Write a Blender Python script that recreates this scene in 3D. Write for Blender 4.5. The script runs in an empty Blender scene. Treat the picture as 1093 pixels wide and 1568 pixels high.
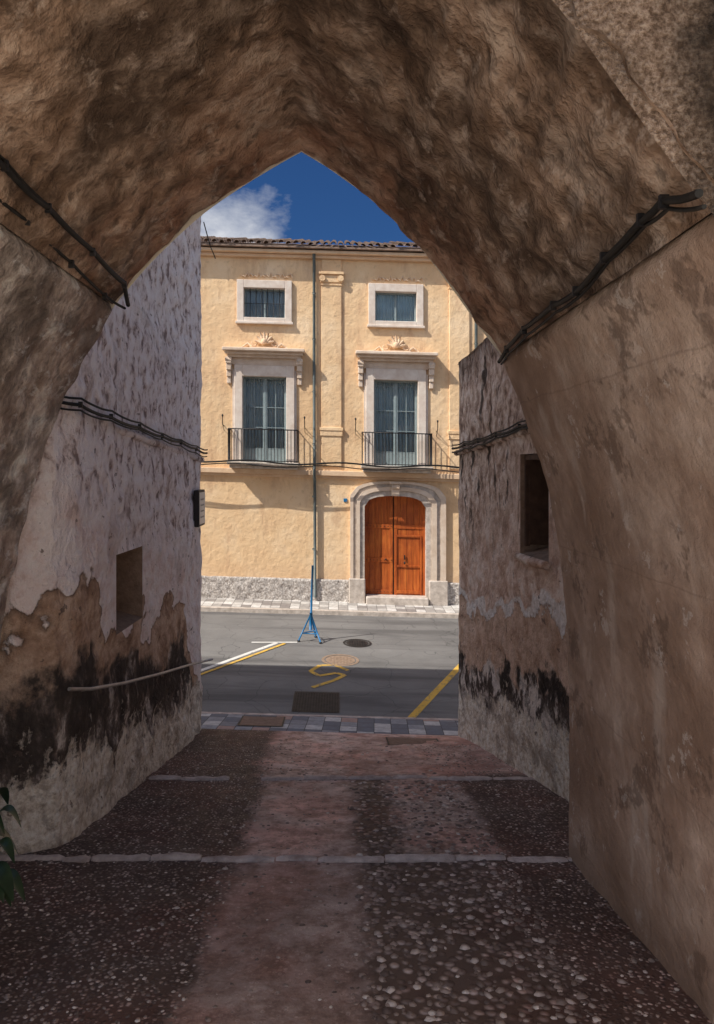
import bpy, math, random
from mathutils import Vector, noise as mn
random.seed(7)
sc=bpy.context.scene
S=0.028; F=23.0
CX,CY,FP=518.0,718.0,1093.0
# ------------------------------------------------------------------ materials
class M:
    def __init__(s,name,rough=0.85,spec=0.3,metal=0.0):
        s.m=bpy.data.materials.new(name); s.m.use_nodes=True
        s.nt=s.m.node_tree; s.b=s.nt.nodes['Principled BSDF']
        s.b.inputs['Roughness'].default_value=rough
        s.b.inputs['Specular IOR Level'].default_value=spec
        s.b.inputs['Metallic'].default_value=metal
        tc=s.nt.nodes.new('ShaderNodeTexCoord'); s.pos=tc.outputs['Object']
    def put(s,sock,v):
        if isinstance(v,bpy.types.NodeSocket): s.nt.links.new(v,sock)
        elif isinstance(v,(tuple,list)) and len(v)==3 and sock.type=='RGBA': sock.default_value=(*v,1)
        else: sock.default_value=v
    def noise(s,scale,detail=6,rough=.6,dist=0,vec=None):
        n=s.nt.nodes.new('ShaderNodeTexNoise'); s.put(n.inputs['Vector'],vec or s.pos)
        n.inputs['Scale'].default_value=scale; n.inputs['Detail'].default_value=min(detail,5)
        n.inputs['Roughness'].default_value=rough; n.inputs['Distortion'].default_value=dist
        return n.outputs['Fac']
    def voro(s,scale,feature='F1',vec=None,out='Distance',rnd=1.0):
        n=s.nt.nodes.new('ShaderNodeTexVoronoi'); n.feature=feature; s.put(n.inputs['Vector'],vec or s.pos)
        n.inputs['Scale'].default_value=scale; n.inputs['Randomness'].default_value=rnd
        return n.outputs[out]
    def ramp(s,fac,stops,interp='LINEAR'):
        n=s.nt.nodes.new('ShaderNodeValToRGB'); e=n.color_ramp.elements; n.color_ramp.interpolation=interp
        while len(e)<len(stops): e.new(0.5)
        for k,(p,c) in zip(e,stops):
            k.position=p; k.color=(*c,1) if isinstance(c,(tuple,list)) else (c,c,c,1)
        s.put(n.inputs['Fac'],fac); return n.outputs['Color']
    def mix(s,f,a,b,blend='MIX'):
        n=s.nt.nodes.new('ShaderNodeMix'); n.data_type='RGBA'; n.blend_type=blend
        s.put(n.inputs[0],f); s.put(n.inputs[6],a); s.put(n.inputs[7],b); return n.outputs[2]
    def math(s,op,a,b=0.0,clamp=False):
        n=s.nt.nodes.new('ShaderNodeMath'); n.operation=op; n.use_clamp=clamp
        s.put(n.inputs[0],a); s.put(n.inputs[1],b); return n.outputs[0]
    def mapr(s,v,a,b,c=0.0,d=1.0):
        n=s.nt.nodes.new('ShaderNodeMapRange'); s.put(n.inputs[0],v)
        for i,q in enumerate((a,b,c,d)): n.inputs[i+1].default_value=q
        return n.outputs[0]
    def sep(s,vec=None):
        n=s.nt.nodes.new('ShaderNodeSeparateXYZ'); s.put(n.inputs[0],vec or s.pos); return n.outputs
    def scl(s,sx,sy,sz):
        n=s.nt.nodes.new('ShaderNodeMapping'); s.put(n.inputs['Vector'],s.pos); n.inputs['Scale'].default_value=(sx,sy,sz); return n.outputs[0]
    def wob(s,vec,amt,scale):
        n=s.nt.nodes.new('ShaderNodeTexNoise'); s.put(n.inputs['Vector'],vec); n.inputs['Scale'].default_value=scale
        v=s.nt.nodes.new('ShaderNodeVectorMath'); v.operation='MULTIPLY_ADD'
        s.put(v.inputs[0],n.outputs['Color']); v.inputs[1].default_value=(amt,)*3; s.put(v.inputs[2],vec); return v.outputs[0]
    def bumps(s,lst):
        t=None
        for h,d in lst:
            q=s.math('MULTIPLY',h,d); t=q if t is None else s.math('ADD',t,q)
        n=s.nt.nodes.new('ShaderNodeBump'); n.inputs['Strength'].default_value=1; n.inputs['Distance'].default_value=1
        s.put(n.inputs['Height'],t); s.put(s.b.inputs['Normal'],n.outputs[0])
    def col(s,c): s.put(s.b.inputs['Base Color'],c); return s

def simple(name,c1,c2,scale=5,rough=.8,spec=.3,metal=0,bump=.3,bdist=.01,bscale=40):
    m=M(name,rough,spec,metal)
    m.col(m.ramp(m.noise(scale,8,.65),[(.3,c1),(.7,c2)])); 
    if bump: m.bumps([(m.noise(bscale,4),bump*bdist)])
    return m.m

def mat_vault(name,k=1.0,grey=0.0):
    m=M(name,.95,.15)
    def C(r,g,b): 
        a=(r+g+b)/3; return tuple(min(.82,k*(q*(1-grey)+a*grey)) for q in (r,g,b))
    n1=m.noise(.8,3,.55); n2=m.noise(3.0,5,.66); n3=m.noise(26,3,.65)
    n5=m.noise(9,3,.58); pl=m.noise(4.2,5,.72,vec=m.scl(1,.6,1))
    c=m.ramp(n2,[(.36,(C(.20,.13,.088))),(.47,(C(.30,.205,.148))),(.54,(C(.40,.285,.213))),(.64,(C(.54,.42,.335)))])  # steep tone steps on the bump noise stand in for relief shading
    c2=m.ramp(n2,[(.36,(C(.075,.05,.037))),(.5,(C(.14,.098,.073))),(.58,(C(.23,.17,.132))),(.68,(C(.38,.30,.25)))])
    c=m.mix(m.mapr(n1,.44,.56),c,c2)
    x,y,z=m.sep(); red=m.math('MULTIPLY',m.mapr(y,4.8,6.2),m.mapr(m.noise(1.6,3),.40,.55))
    c=m.mix(m.math('MULTIPLY',red,.65*(1-grey)),c,m.ramp(n2,[(.38,(.36,.185,.118)),(.6,(.66,.42,.30))]))
    fl=m.mapr(pl,.56,.66); c=m.mix(m.math('MULTIPLY',fl,.6),c,C(.66,.55,.47))
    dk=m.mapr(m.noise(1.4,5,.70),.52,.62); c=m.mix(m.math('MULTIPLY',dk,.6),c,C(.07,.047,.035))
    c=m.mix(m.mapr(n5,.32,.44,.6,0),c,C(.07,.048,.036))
    m.col(c); m.bumps([(n2,.06),(n5,.045),(n3,.014)])
    return m.m
def mat_pier():
    m=M('smoothed_cement_render',.9,.2)
    n1=m.noise(.9,4,.6,.2); n2=m.noise(4,5,.72); st=m.noise(2.6,4,.6,.1,vec=m.scl(1,1,.28))
    c=m.ramp(n1,[(.35,(.33,.22,.16)),(.5,(.49,.35,.27)),(.62,(.65,.505,.41))])
    c=m.mix(m.mapr(n2,.38,.60,0,.5),c,(.28,.19,.14))
    c=m.mix(m.mapr(st,.56,.68,0,.4),c,(.70,.60,.52))
    c=m.mix(m.mapr(m.noise(1.5,5,.75,.1),.56,.61,0,.6),c,(.15,.10,.075))
    c=m.mix(m.mapr(m.noise(2.9,5,.78,.2),.60,.64,0,.5),c,(.72,.64,.58))
    x,y,z=m.sep()
    zz=m.math('ADD',z,m.math('MULTIPLY',n1,.12))
    j=m.math('ABSOLUTE',m.math('SUBTRACT',m.math('FRACT',m.math('MULTIPLY',zz,.77)),.5))
    jl=m.mapr(j,.0,.008,1,0); c=m.mix(m.math('MULTIPLY',jl,.35),c,(.2,.14,.11))
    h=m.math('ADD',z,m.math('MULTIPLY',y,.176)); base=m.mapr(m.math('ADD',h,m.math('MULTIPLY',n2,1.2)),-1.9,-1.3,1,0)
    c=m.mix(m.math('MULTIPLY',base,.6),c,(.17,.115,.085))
    m.col(c); m.bumps([(n1,.06),(n2,.035),(m.noise(50,3),.005)])
    return m.m
def mat_gran():
    m=M('granular_render',.95,.1); f=m.noise(45,3,.7)
    c=m.ramp(f,[(.36,(.13,.085,.058)),(.5,(.27,.19,.14)),(.66,(.46,.36,.285))])
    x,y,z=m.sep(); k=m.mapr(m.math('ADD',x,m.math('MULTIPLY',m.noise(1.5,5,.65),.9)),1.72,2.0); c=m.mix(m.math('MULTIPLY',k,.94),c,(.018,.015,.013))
    c=m.mix(m.mapr(m.noise(2,5),.45,.62,0,.5),c,(.15,.105,.075)); m.col(c); m.bumps([(f,.035),(m.noise(4,4),.05)]); return m.m
def mat_wall(name,side):
    m=M(name,.93,.15)
    x,y,z=m.sep()
    h=m.math('ADD',m.math('ADD',z,2.435),m.math('MULTIPLY',y,.176))
    big=m.noise(.75,1.5,.45); mid=m.noise(2.8,5,.72,.1); fin=m.noise(13,4,.68,.1); stv=m.noise(3.6,5,.66,.2,vec=m.scl(1,1,.5)); pit=m.noise(5.5,5,.62,.1,vec=m.scl(1,1.3,.8))
    soft=m.noise(2.1,2.5,.5)
    def hn(a,b,c=0,d=.12): 
        q=m.math('ADD',m.math('MULTIPLY',m.math('SUBTRACT',big,.5),a),m.math('MULTIPLY',m.math('SUBTRACT',soft,.5),b))
        q=m.math('ADD',q,m.math('MULTIPLY',m.math('SUBTRACT',fin,.5),d))
        if c: q=m.math('ADD',q,m.math('MULTIPLY',m.math('SUBTRACT',stv,.5),c))
        return m.math('ADD',h,q)
    if side=='L':
        up=m.ramp(pit,[(.36,(.26,.195,.185)),(.42,(.58,.47,.46)),(.48,(.80,.70,.70)),(.6,(.87,.80,.81))])
        lo=m.ramp(mid,[(.38,(.72,.56,.53)),(.46,(.84,.71,.69)),(.58,(.88,.79,.78))])
        c=m.mix(m.mapr(hn(1.6,1.2),2.9,3.6),lo,up)
        c=m.mix(m.mapr(m.noise(1.3,5,.75,.2),.56,.64,0,.5),c,m.ramp(fin,[(.35,(.38,.29,.27)),(.65,(.62,.51,.48))]))
        corner=m.mapr(y,11.5,12.5,0,1.9)
        hh=m.math('ADD',hn(2.6,1.1),corner)
        brown=m.ramp(mid,[(.38,(.29,.175,.12)),(.5,(.46,.305,.22)),(.60,(.62,.445,.34))])
        lip=m.math('MULTIPLY',m.mapr(hh,2.10,2.16),m.mapr(hh,2.16,2.19,1,0))
        brown=m.mix(m.math('MULTIPLY',lip,.5),brown,(.09,.06,.045))
        edge=m.mapr(hh,2.16,2.18)
        c=m.mix(edge,brown,c)
        d2=m.math('ADD',hn(1.4,1.3,.5,.3),corner)
        dark=m.ramp(stv,[(.38,(.045,.036,.032)),(.50,(.085,.067,.06)),(.57,(.20,.155,.135)),(.64,(.66,.58,.53))])
        dark=m.mix(m.mapr(mid,.44,.56,0,.6),dark,(.075,.058,.05))
        c=m.mix(m.mapr(d2,1.52,1.72),dark,c)
        d3=hn(.8,1.0,1.8,.7)
        cream=m.ramp(fin,[(.36,(.52,.43,.35)),(.5,(.76,.67,.58)),(.62,(.86,.80,.73))])
        cream=m.mix(m.mapr(mid,.5,.58,0,.6),cream,(.29,.225,.18))
        c=m.mix(m.mapr(d3,.68,.84),cream,c); eb=edge
    else:
        up=m.ramp(pit,[(.36,(.24,.165,.13)),(.45,(.48,.35,.28)),(.54,(.68,.54,.455)),(.64,(.83,.73,.66))])
        lo=m.ramp(mid,[(.38,(.48,.315,.24)),(.5,(.68,.50,.405)),(.60,(.83,.70,.62))])
        c=m.mix(m.mapr(hn(1.5,1),3.0,4.2),lo,up)
        blk=m.noise(2.6,5,.62,.1,vec=m.scl(1,1.6,.42)); 
        kk=m.math('MULTIPLY',m.mapr(blk,.56,.61),m.mapr(h,2.9,4.0)); c=m.mix(m.math('MULTIPLY',kk,.88),c,(.028,.022,.019))
        grime=m.mapr(m.math('ADD',h,m.math('MULTIPLY',stv,1.3)),6.6,7.1); c=m.mix(m.math('MULTIPLY',grime,.6),c,(.09,.066,.055))
        hh=hn(1.0,.9)
        c=m.mix(m.mapr(hh,2.42,2.46,1,0),c,m.ramp(fin,[(.35,(.64,.56,.51)),(.6,(.86,.81,.78))]))
        brown=m.ramp(mid,[(.38,(.44,.285,.20)),(.60,(.72,.525,.41))])
        eb=m.mapr(hn(1.0,1.3,.4,.3),2.2,2.23); c=m.mix(eb,brown,c)
        dk=m.ramp(stv,[(.42,(.04,.032,.028)),(.50,(.12,.092,.08)),(.56,(.72,.64,.58))])
        dk=m.mix(m.mapr(mid,.5,.6,0,.65),dk,(.09,.07,.06))
        c=m.mix(m.mapr(hn(.6,1.2,.6,.3),1.30,1.42,1,0),c,dk)
        cream=m.ramp(fin,[(.36,(.54,.45,.35)),(.5,(.80,.72,.62)),(.62,(.87,.83,.76))])
        cream=m.mix(m.mapr(mid,.5,.58,0,.6),cream,(.31,.245,.195))
        c=m.mix(m.mapr(hn(.6,1.0,1.5,.6),.72,.86,1,0),c,cream)
    spots=m.mapr(m.noise(8,4,.6),.65,.67,0,.75); c=m.mix(spots,c,(.14,.10,.085))
    m.col(c); m.bumps([(pit,.085),(fin,.03),(eb,.02),(m.noise(50,3),.005)])
    return m.m
def mat_facade():
    m=M('ochre_stucco',.9,.15)
    c=m.ramp(m.noise(.8,5,.62,.1),[(.3,(.77,.51,.29)),(.5,(.84,.59,.35)),(.7,(.89,.67,.44))])
    st=m.noise(2.5,5,.65,vec=m.scl(1,1,.3)); c=m.mix(m.mapr(st,.54,.68,0,.6),c,(.60,.38,.23))
    c=m.mix(m.mapr(m.noise(5,5,.7),.57,.64,0,.4),c,(.56,.37,.22))
    x,y,z=m.sep(); zz=m.math('ADD',z,m.math('MULTIPLY',st,1.6))
    c=m.mix(m.mapr(zz,-3.0,-2.1,.5,0),c,(.64,.40,.24)); 
    m.col(c); m.bumps([(m.noise(5,4),.03),(m.noise(35,3),.006)]); return m.m
def mat_rubble():
    m=M('rubble_plinth',.9,.2); v=m.voro(7,'DISTANCE_TO_EDGE',vec=m.wob(m.pos,.06,6)); f=m.noise(16,5,.72)
    c=m.ramp(f,[(.36,(.26,.22,.195)),(.5,(.50,.455,.42)),(.62,(.76,.71,.66))])
    c=m.mix(m.mapr(v,.0,.05,.6,0),c,(.22,.18,.15)); m.col(c); m.bumps([(v,.015),(f,.02)]); return m.m
def mat_wood():
    m=M('varnished_oak',.5,.4); g=m.noise(9,5,.65,.4,vec=m.scl(1,1,.12)); 
    c=m.ramp(g,[(.3,(.26,.05,.010)),(.5,(.50,.115,.020)),(.7,(.66,.20,.04))])
    c=m.mix(m.mapr(m.noise(1.4,5),.45,.6,0,.5),c,(.26,.05,.014)); m.col(c); m.bumps([(g,.004)]); return m.m
def mat_asphalt():
    m=M('asphalt',.9,.25); f=m.noise(140,2,.7)
    c=m.ramp(m.noise(.7,5,.6),[(.3,(.13,.124,.12)),(.7,(.21,.202,.195))])
    c=m.mix(m.mapr(f,.4,.7,0,.5),c,(.32,.31,.30))
    tr=m.noise(1.2,5,.6,.3,vec=m.scl(.12,1.3,1)); c=m.mix(m.mapr(tr,.48,.62,0,.6),c,(.085,.08,.08))
    cr=m.voro(.8,'DISTANCE_TO_EDGE',vec=m.wob(m.pos,.5,1.5)); c=m.mix(m.mapr(cr,.0,.008,.5,0),c,(.03,.03,.03))
    m.col(c); m.bumps([(f,.003)]); return m.m
def mat_tiles(name,cell,stops,rot=0.0):
    m=M(name,.85,.25)
    mp=m.nt.nodes.new('ShaderNodeMapping'); m.put(mp.inputs['Vector'],m.pos); mp.inputs['Scale'].default_value=(1/cell,1/cell,0); mp.inputs['Rotation'].default_value=(0,0,rot)
    fl=m.nt.nodes.new('ShaderNodeVectorMath'); fl.operation='FLOOR'; m.put(fl.inputs[0],mp.outputs[0])
    wn=m.nt.nodes.new('ShaderNodeTexWhiteNoise'); m.put(wn.inputs['Vector'],fl.outputs[0])
    c=m.ramp(wn.outputs['Value'],stops,'CONSTANT')
    x,y,z=m.sep(mp.outputs[0])
    def ed(a): return m.math('ABSOLUTE',m.math('SUBTRACT',m.math('FRACT',a),.5))
    e=m.math('MAXIMUM',ed(x),ed(y)); j=m.mapr(e,.475,.49)
    c=m.mix(m.mapr(m.noise(7,5,.7),.35,.7,0,.5),c,(.13,.11,.11)); c=m.mix(j,c,(.08,.07,.065)); m.col(c)
    m.bumps([(j,-.005),(m.noise(40,3),.003)]); return m.m
def mat_paving():
    m=M('pebble_paving',.8,.3); x,y,z=m.sep(); w=m.math('MULTIPLY',m.math('SUBTRACT',m.noise(1.6,5,.72),.5),.6)
    xx=m.math('ADD',x,w)
    vv=m.wob(m.pos,.015,20)
    def vor(sc_):
        n=m.nt.nodes.new('ShaderNodeTexVoronoi'); m.put(n.inputs['Vector'],vv); n.inputs['Scale'].default_value=sc_; return n.outputs['Distance'],m.sep(n.outputs['Color'])[0]
    v1,r1=vor(30); v2,r2=vor(13)
    dirt=(.12,.08,.066)
    peb=m.mix(m.mapr(v1,.28,.5),m.ramp(r1,[(0,(.095,.073,.065)),(.5,(.21,.16,.14)),(.8,(.40,.32,.285)),(.95,(.70,.60,.545))]),dirt)
    cob=m.mix(m.mapr(v2,.3,.5),m.ramp(r2,[(0,(.16,.115,.10)),(.5,(.32,.25,.22)),(.9,(.60,.49,.44))]),(.13,.09,.073))
    n6=m.noise(4.2,5,.74)
    strip=m.ramp(n6,[(.38,(.34,.225,.19)),(.48,(.58,.42,.36)),(.58,(.80,.64,.57))])
    strip=m.mix(m.math('MULTIPLY',m.mapr(v1,.2,.3,1,0),m.mapr(r1,.74,.8,0,.8)),strip,(.12,.085,.07))
    strip=m.mix(m.math('MULTIPLY',m.mapr(v2,.2,.35,1,0),m.mapr(r2,.6,.8,0,.45)),strip,(.80,.68,.62))
    inS=m.math('MULTIPLY',m.mapr(xx,-1.02,-.86),m.mapr(xx,.08,.26,1,0))
    inC=m.math('MULTIPLY',m.mapr(xx,.10,.26),m.mapr(xx,1.30,1.5,1,0))
    c=m.mix(inC,peb,cob)
    pan=m.math('MULTIPLY',m.math('MULTIPLY',m.mapr(y,6.6,6.65),m.mapr(xx,.55,.7)),m.mapr(xx,1.5,1.65,1,0))
    c=m.mix(m.math('MULTIPLY',pan,.7),c,m.ramp(m.noise(7,4,.7),[(.38,(.36,.25,.21)),(.6,(.80,.65,.58))]))
    far=m.mapr(m.math('ADD',y,w),9.5,9.8); pinkfar=m.ramp(n6,[(.38,(.42,.24,.195)),(.58,(.80,.57,.49))])
    inF=m.math('MULTIPLY',far,m.mapr(xx,-1.2,-1.0)); c=m.mix(m.math('MULTIPLY',inF,.85),c,pinkfar)
    near=m.mapr(y,6.4,6.6,.6,.92); c=m.mix(m.math('MULTIPLY',inS,near),c,strip)
    big=m.noise(1.0,4,.68); c=m.mix(m.mapr(big,.47,.57,0,.45),c,m.mix(1,c,(.48,.40,.37),'MULTIPLY'))
    red=m.mapr(m.noise(.8,4),.46,.6,0,.5); c=m.mix(red,c,m.mix(1,c,(1.25,.86,.78),'MULTIPLY'))
    m.col(c)
    hp=m.math('MULTIPLY',m.mapr(v1,.0,.5,1,0),.014); hc=m.math('MULTIPLY',m.mapr(v2,.0,.55,1,0),.028); hs=m.math('MULTIPLY',n6,.03)
    hmix=m.mix(inS,m.mix(inC,hp,hc),hs); m.bumps([(hmix,1.0),(m.noise(50,3),.004)])
    m.put(m.b.inputs['Roughness'],m.mapr(n6,.3,.7,.5,.85)); return m.m
def mat_pebbles():
    m=M('river_stones',.65,.4); g=m.nt.nodes.new('ShaderNodeNewGeometry')
    c=m.ramp(g.outputs['Random Per Island'],[(0,(.11,.08,.07)),(.45,(.26,.20,.17)),(.78,(.46,.37,.325)),(.93,(.72,.63,.57)),(1,(.80,.73,.67))]); 
    c=m.mix(m.mapr(m.noise(25,4),.4,.7,0,.5),c,(.15,.105,.088)); m.col(c); return m.m
def mat_glass():
    m=M('window_glass'); nt=m.nt; nt.nodes.remove(m.b); out=[n for n in nt.nodes if n.type=='OUTPUT_MATERIAL'][0]
    t=nt.nodes.new('ShaderNodeBsdfTransparent'); t.inputs[0].default_value=(.88,.95,.97,1)
    g=nt.nodes.new('ShaderNodeBsdfGlossy'); g.inputs['Roughness'].default_value=.03
    f=nt.nodes.new('ShaderNodeFresnel'); f.inputs[0].default_value=1.45
    mx=nt.nodes.new('ShaderNodeMixShader'); nt.links.new(f.outputs[0],mx.inputs[0]); nt.links.new(t.outputs[0],mx.inputs[1]); nt.links.new(g.outputs[0],mx.inputs[2])
    nt.links.new(mx.outputs[0],out.inputs[0]); return m.m
def mat_paint(name,c,wear=.55):
    m=M(name,.8,.3); k=m.mapr(m.noise(9,5,.75),wear,wear+.12,0,.85)
    m.col(m.mix(k,m.ramp(m.noise(3,4),[(.3,tuple(q*.8 for q in c)),(.7,c)]),(.16,.155,.15))); return m.m

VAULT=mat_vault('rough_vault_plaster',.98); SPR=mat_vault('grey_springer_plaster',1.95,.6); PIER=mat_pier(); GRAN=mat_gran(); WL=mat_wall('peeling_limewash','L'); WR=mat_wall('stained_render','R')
FAC=mat_facade(); RUB=mat_rubble(); WOOD=mat_wood(); ASP=mat_asphalt(); PAV=mat_paving(); PEB=mat_pebbles(); GLASS=mat_glass()
NEARTILE=mat_tiles('pavement_tiles',.31,[(0,(.20,.21,.24)),(.35,(.38,.38,.40)),(.6,(.66,.63,.61)),(.8,(.50,.33,.28)),(.9,(.30,.30,.32))],.05)
FARTILE=mat_tiles('kerbside_tiles',.30,[(0,(.42,.39,.36)),(.3,(.62,.59,.55)),(.65,(.75,.72,.68)),(.85,(.30,.27,.25))],.0)
TRIM=simple('pale_limestone_trim',(.62,.47,.35),(.80,.67,.55),3,bump=.6)
TRIM2=simple('ochre_trim',(.68,.46,.29),(.80,.60,.42),4)
WHITE=simple('cream_window_trim',(.64,.52,.43),(.82,.73,.64),4)
STONE=simple('weathered_stone',(.38,.32,.27),(.70,.62,.55),6,bump=.6,bdist=.02)
KERB=simple('kerb_stone',(.34,.26,.23),(.74,.63,.57),6,bump=.8,bdist=.03,bscale=18)
TILE=simple('clay_roof_tile',(.12,.085,.065),(.36,.25,.19),6,bump=.5)
IRON=simple('wrought_iron',(.02,.02,.022),(.05,.045,.045),10,.55,.4,.5,bump=0)
CABLE=simple('black_cable',(.008,.008,.008),(.02,.019,.018),20,.6,.3,0,bump=0)
RUST=simple('rusty_cover',(.15,.09,.07),(.27,.19,.155),14,.7,.4,.3,bump=.5)
RUSTL=simple('manhole_iron',(.24,.17,.12),(.42,.30,.22),14,.7,.4,.2,bump=.5)
PIPE=simple('zinc_downpipe',(.08,.10,.10),(.15,.17,.165),4,.55,.4,.3,bump=0)
BLUE=simple('blue_enamel',(.01,.13,.32),(.015,.19,.42),8,.4,.5,0,bump=0)
FRAME=simple('teal_joinery',(.20,.26,.27),(.30,.36,.37),6,.6,bump=0)
CURT=simple('curtain_cloth',(.50,.60,.64),(.70,.78,.80),3,.95,bump=0)
CURTD=simple('dark_curtain',(.40,.46,.50),(.56,.61,.64),3,.95,bump=0)
DARK=simple('dark_interior',(.01,.008,.007),(.02,.016,.013),3,.95,bump=0)
DWOOD=simple('dark_shutter_wood',(.05,.026,.017),(.11,.06,.04),6,.8,bump=.4)
GAL=simple('galvanised_pipe',(.34,.31,.29),(.55,.50,.47),9,.5,.5,.3,bump=0)
YEL=mat_paint('yellow_road_paint',(.78,.48,.09),.52); WPA=mat_paint('white_road_paint',(.80,.78,.74))
LEAF=simple('leaf_green',(.010,.024,.014),(.025,.055,.022),8,.35,.5,bump=0)
POT=simple('terracotta',(.30,.13,.07),(.42,.2,.12),5)
SIGNW=simple('enamel_plate',(.6,.6,.58),(.75,.75,.73),6,.3,.5,bump=0)
GRD=simple('ground_soil',(.24,.20,.16),(.38,.32,.26),.8,bump=.5)
PLN=simple('plain_stucco',(.56,.46,.37),(.72,.61,.51),1.2)
BOUNCE=simple('bounce_limewash',(.76,.66,.54),(.85,.77,.66),1.5)  # pale wash kept bright so unseen surfaces bounce light inward
# ------------------------------------------------------------------ mesh builder
def shear(v): 
    x=max(-15,min(15,v[0])); return (v[0],v[1],v[2]-S*x)
class MB:
    def __init__(s): s.v=[]; s.f=[]; s.sm=[]
    def add(s,vs,fs,smooth=False):
        o=len(s.v); s.v+=[tuple(q) for q in vs]; s.f+=[tuple(i+o for i in f) for f in fs]; s.sm+=[smooth]*len(fs)
    def box(s,x0,x1,y0,y1,z0,z1,b=0.0):
        if b<=0:
            v=[(x0,y0,z0),(x1,y0,z0),(x1,y1,z0),(x0,y1,z0),(x0,y0,z1),(x1,y0,z1),(x1,y1,z1),(x0,y1,z1)]
            s.add(v,[(0,3,2,1),(4,5,6,7),(0,1,5,4),(1,2,6,5),(2,3,7,6),(3,0,4,7)]); return
        v=[];
        for z,i in ((z0,b),(z0+b,0),(z1-b,0),(z1,b)):
            k=b
            for (x,y,sx,sy) in ((x0,y0,1,1),(x1,y0,-1,1),(x1,y1,-1,-1),(x0,y1,1,-1)):
                if sx*sy>0: p=[(x+sx*i,y+sy*(k+0*i)),(x+sx*(k),y+sy*i)]
                else: p=[(x+sx*k,y+sy*i),(x+sx*i,y+sy*k)]
                v+=[(q[0],q[1],z) for q in p]
        f=[tuple(range(7,-1,-1)),tuple(range(24,32))]
        for r in range(3):
            for i in range(8):
                a=r*8+i; c=r*8+(i+1)%8; f.append((a,c,c+8,a+8))
        s.add(v,f)
    def tube(s,pts,r,n=8,cap=True):
        pts=[Vector(p) for p in pts]; vs=[]; fs=[]
        for i,p in enumerate(pts):
            t=(pts[min(i+1,len(pts)-1)]-pts[max(i-1,0)]).normalized()
            up=Vector((0,0,1)) if abs(t.z)<.9 else Vector((1,0,0))
            a=t.cross(up).normalized(); b=a.cross(t)
            rr=r[i] if isinstance(r,list) else r
            for k in range(n):
                th=2*math.pi*k/n; vs.append(p+a*rr*math.cos(th)+b*rr*math.sin(th))
        for i in range(len(pts)-1):
            for k in range(n): fs.append((i*n+k,i*n+(k+1)%n,(i+1)*n+(k+1)%n,(i+1)*n+k))
        s.add(vs,fs,True)
        if cap:
            o=len(vs); s.f.append(tuple(len(s.v)-o+k for k in range(n))); s.f.append(tuple(len(s.v)-1-k for k in range(n))); s.sm+=[False,False]
    def blob(s,c,r,n=8,m=5):
        vs=[];fs=[]
        for i in range(m+1):
            ph=math.pi*i/m
            for k in range(n):
                th=2*math.pi*k/n; vs.append((c[0]+r[0]*math.sin(ph)*math.cos(th),c[1]+r[1]*math.sin(ph)*math.sin(th),c[2]+r[2]*math.cos(ph)))
        for i in range(m):
            for k in range(n): fs.append((i*n+k,(i+1)*n+k,(i+1)*n+(k+1)%n,i*n+(k+1)%n))
        s.add(vs,fs,True)
    def obj(s,name,mat,parent=None,fn=None):
        me=bpy.data.meshes.new(name); v=[fn(q) for q in s.v] if fn else s.v
        me.from_pydata(v,[],s.f); me.materials.append(mat); me.polygons.foreach_set('use_smooth',s.sm); me.update()
        o=bpy.data.objects.new(name,me); sc.collection.objects.link(o)
        if parent: o.parent=parent
        return o
def empty(name):
    o=bpy.data.objects.new(name,None); sc.collection.objects.link(o); return o
def surf(name,us,vs,fn,mat,parent=None,skip=None,smooth=True,flip=False):
    nu=len(us); V=[fn(u,v) for v in vs for u in us]; Fa=[]
    for j in range(len(vs)-1):
        for i in range(nu-1):
            if skip and skip((us[i]+us[i+1])/2,(vs[j]+vs[j+1])/2): continue
            q=(j*nu+i,j*nu+i+1,(j+1)*nu+i+1,(j+1)*nu+i); Fa.append(q[::-1] if flip else q)
    b=MB(); b.v=V; b.f=Fa; b.sm=[smooth]*len(Fa); return b.obj(name,mat,parent)
def lin(a,b,step):
    n=max(1,int(round(abs(b-a)/step))); return [a+(b-a)*i/n for i in range(n+1)]
def breaks(a,b,step,extra):
    L=lin(a,b,step); 
    for e in extra:
        if a<e<b:
            k=min(range(len(L)),key=lambda i:abs(L[i]-e)); 
            if 0<k<len(L)-1 and L[k] not in extra: L[k]=e
            else: L.append(e)
    return sorted(set(L))
# ------------------------------------------------------------------ archway
P=[(-20,1400),(-18,1250),(-15,1100),(-8,1000),(5,920),(25,830),(45,750),(70,665),(95,605),(130,540),(165,482),(173,467)]
V=[(173,467),(195,440),(225,405),(265,365),(310,325),(345,300),(385,274),(430,247),(461,230),(500,253),(560,296),(600,332),(640,372),(670,410),(700,450),(735,500),(770,545)]
R=[(770,545),(783,572),(797,605),(825,690),(848,770),(862,850),(871,940),(875,1050),(876,1180),(876,1330)]
A=6.58; A0=2.83
toXZ=lambda p:((p[0]-CX)/FP*A,(CY-p[1])/FP*A)
def resample(pts,step,keep=None):
    out=[]
    for a,b in zip(pts,pts[1:]):
        n=max(1,int(math.dist(a,b)/step)); out+=[(a[0]+(b[0]-a[0])*i/n,a[1]+(b[1]-a[1])*i/n) for i in range(n)]
    return out+[pts[-1]]
def smoothp(pts,it=3):
    for _ in range(it):
        pts=[pts[0]]+[tuple((pts[i-1][k]+2*pts[i][k]+pts[i+1][k])/4 for k in (0,1)) for i in range(1,len(pts)-1)]+[pts[-1]]
    return pts
pL=smoothp(resample([toXZ(p) for p in P],.05),6); 
vv=[toXZ(p) for p in V]; ai=8
hA=smoothp(resample(vv[:ai+1],.032),8); hB=smoothp(resample(vv[ai:],.032),8)
pV=hA[:-1]+hB; apex_i=len(hA)-1
pR=smoothp(resample([toXZ(p) for p in R],.05),6)
arch=empty('stone_archway')
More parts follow.
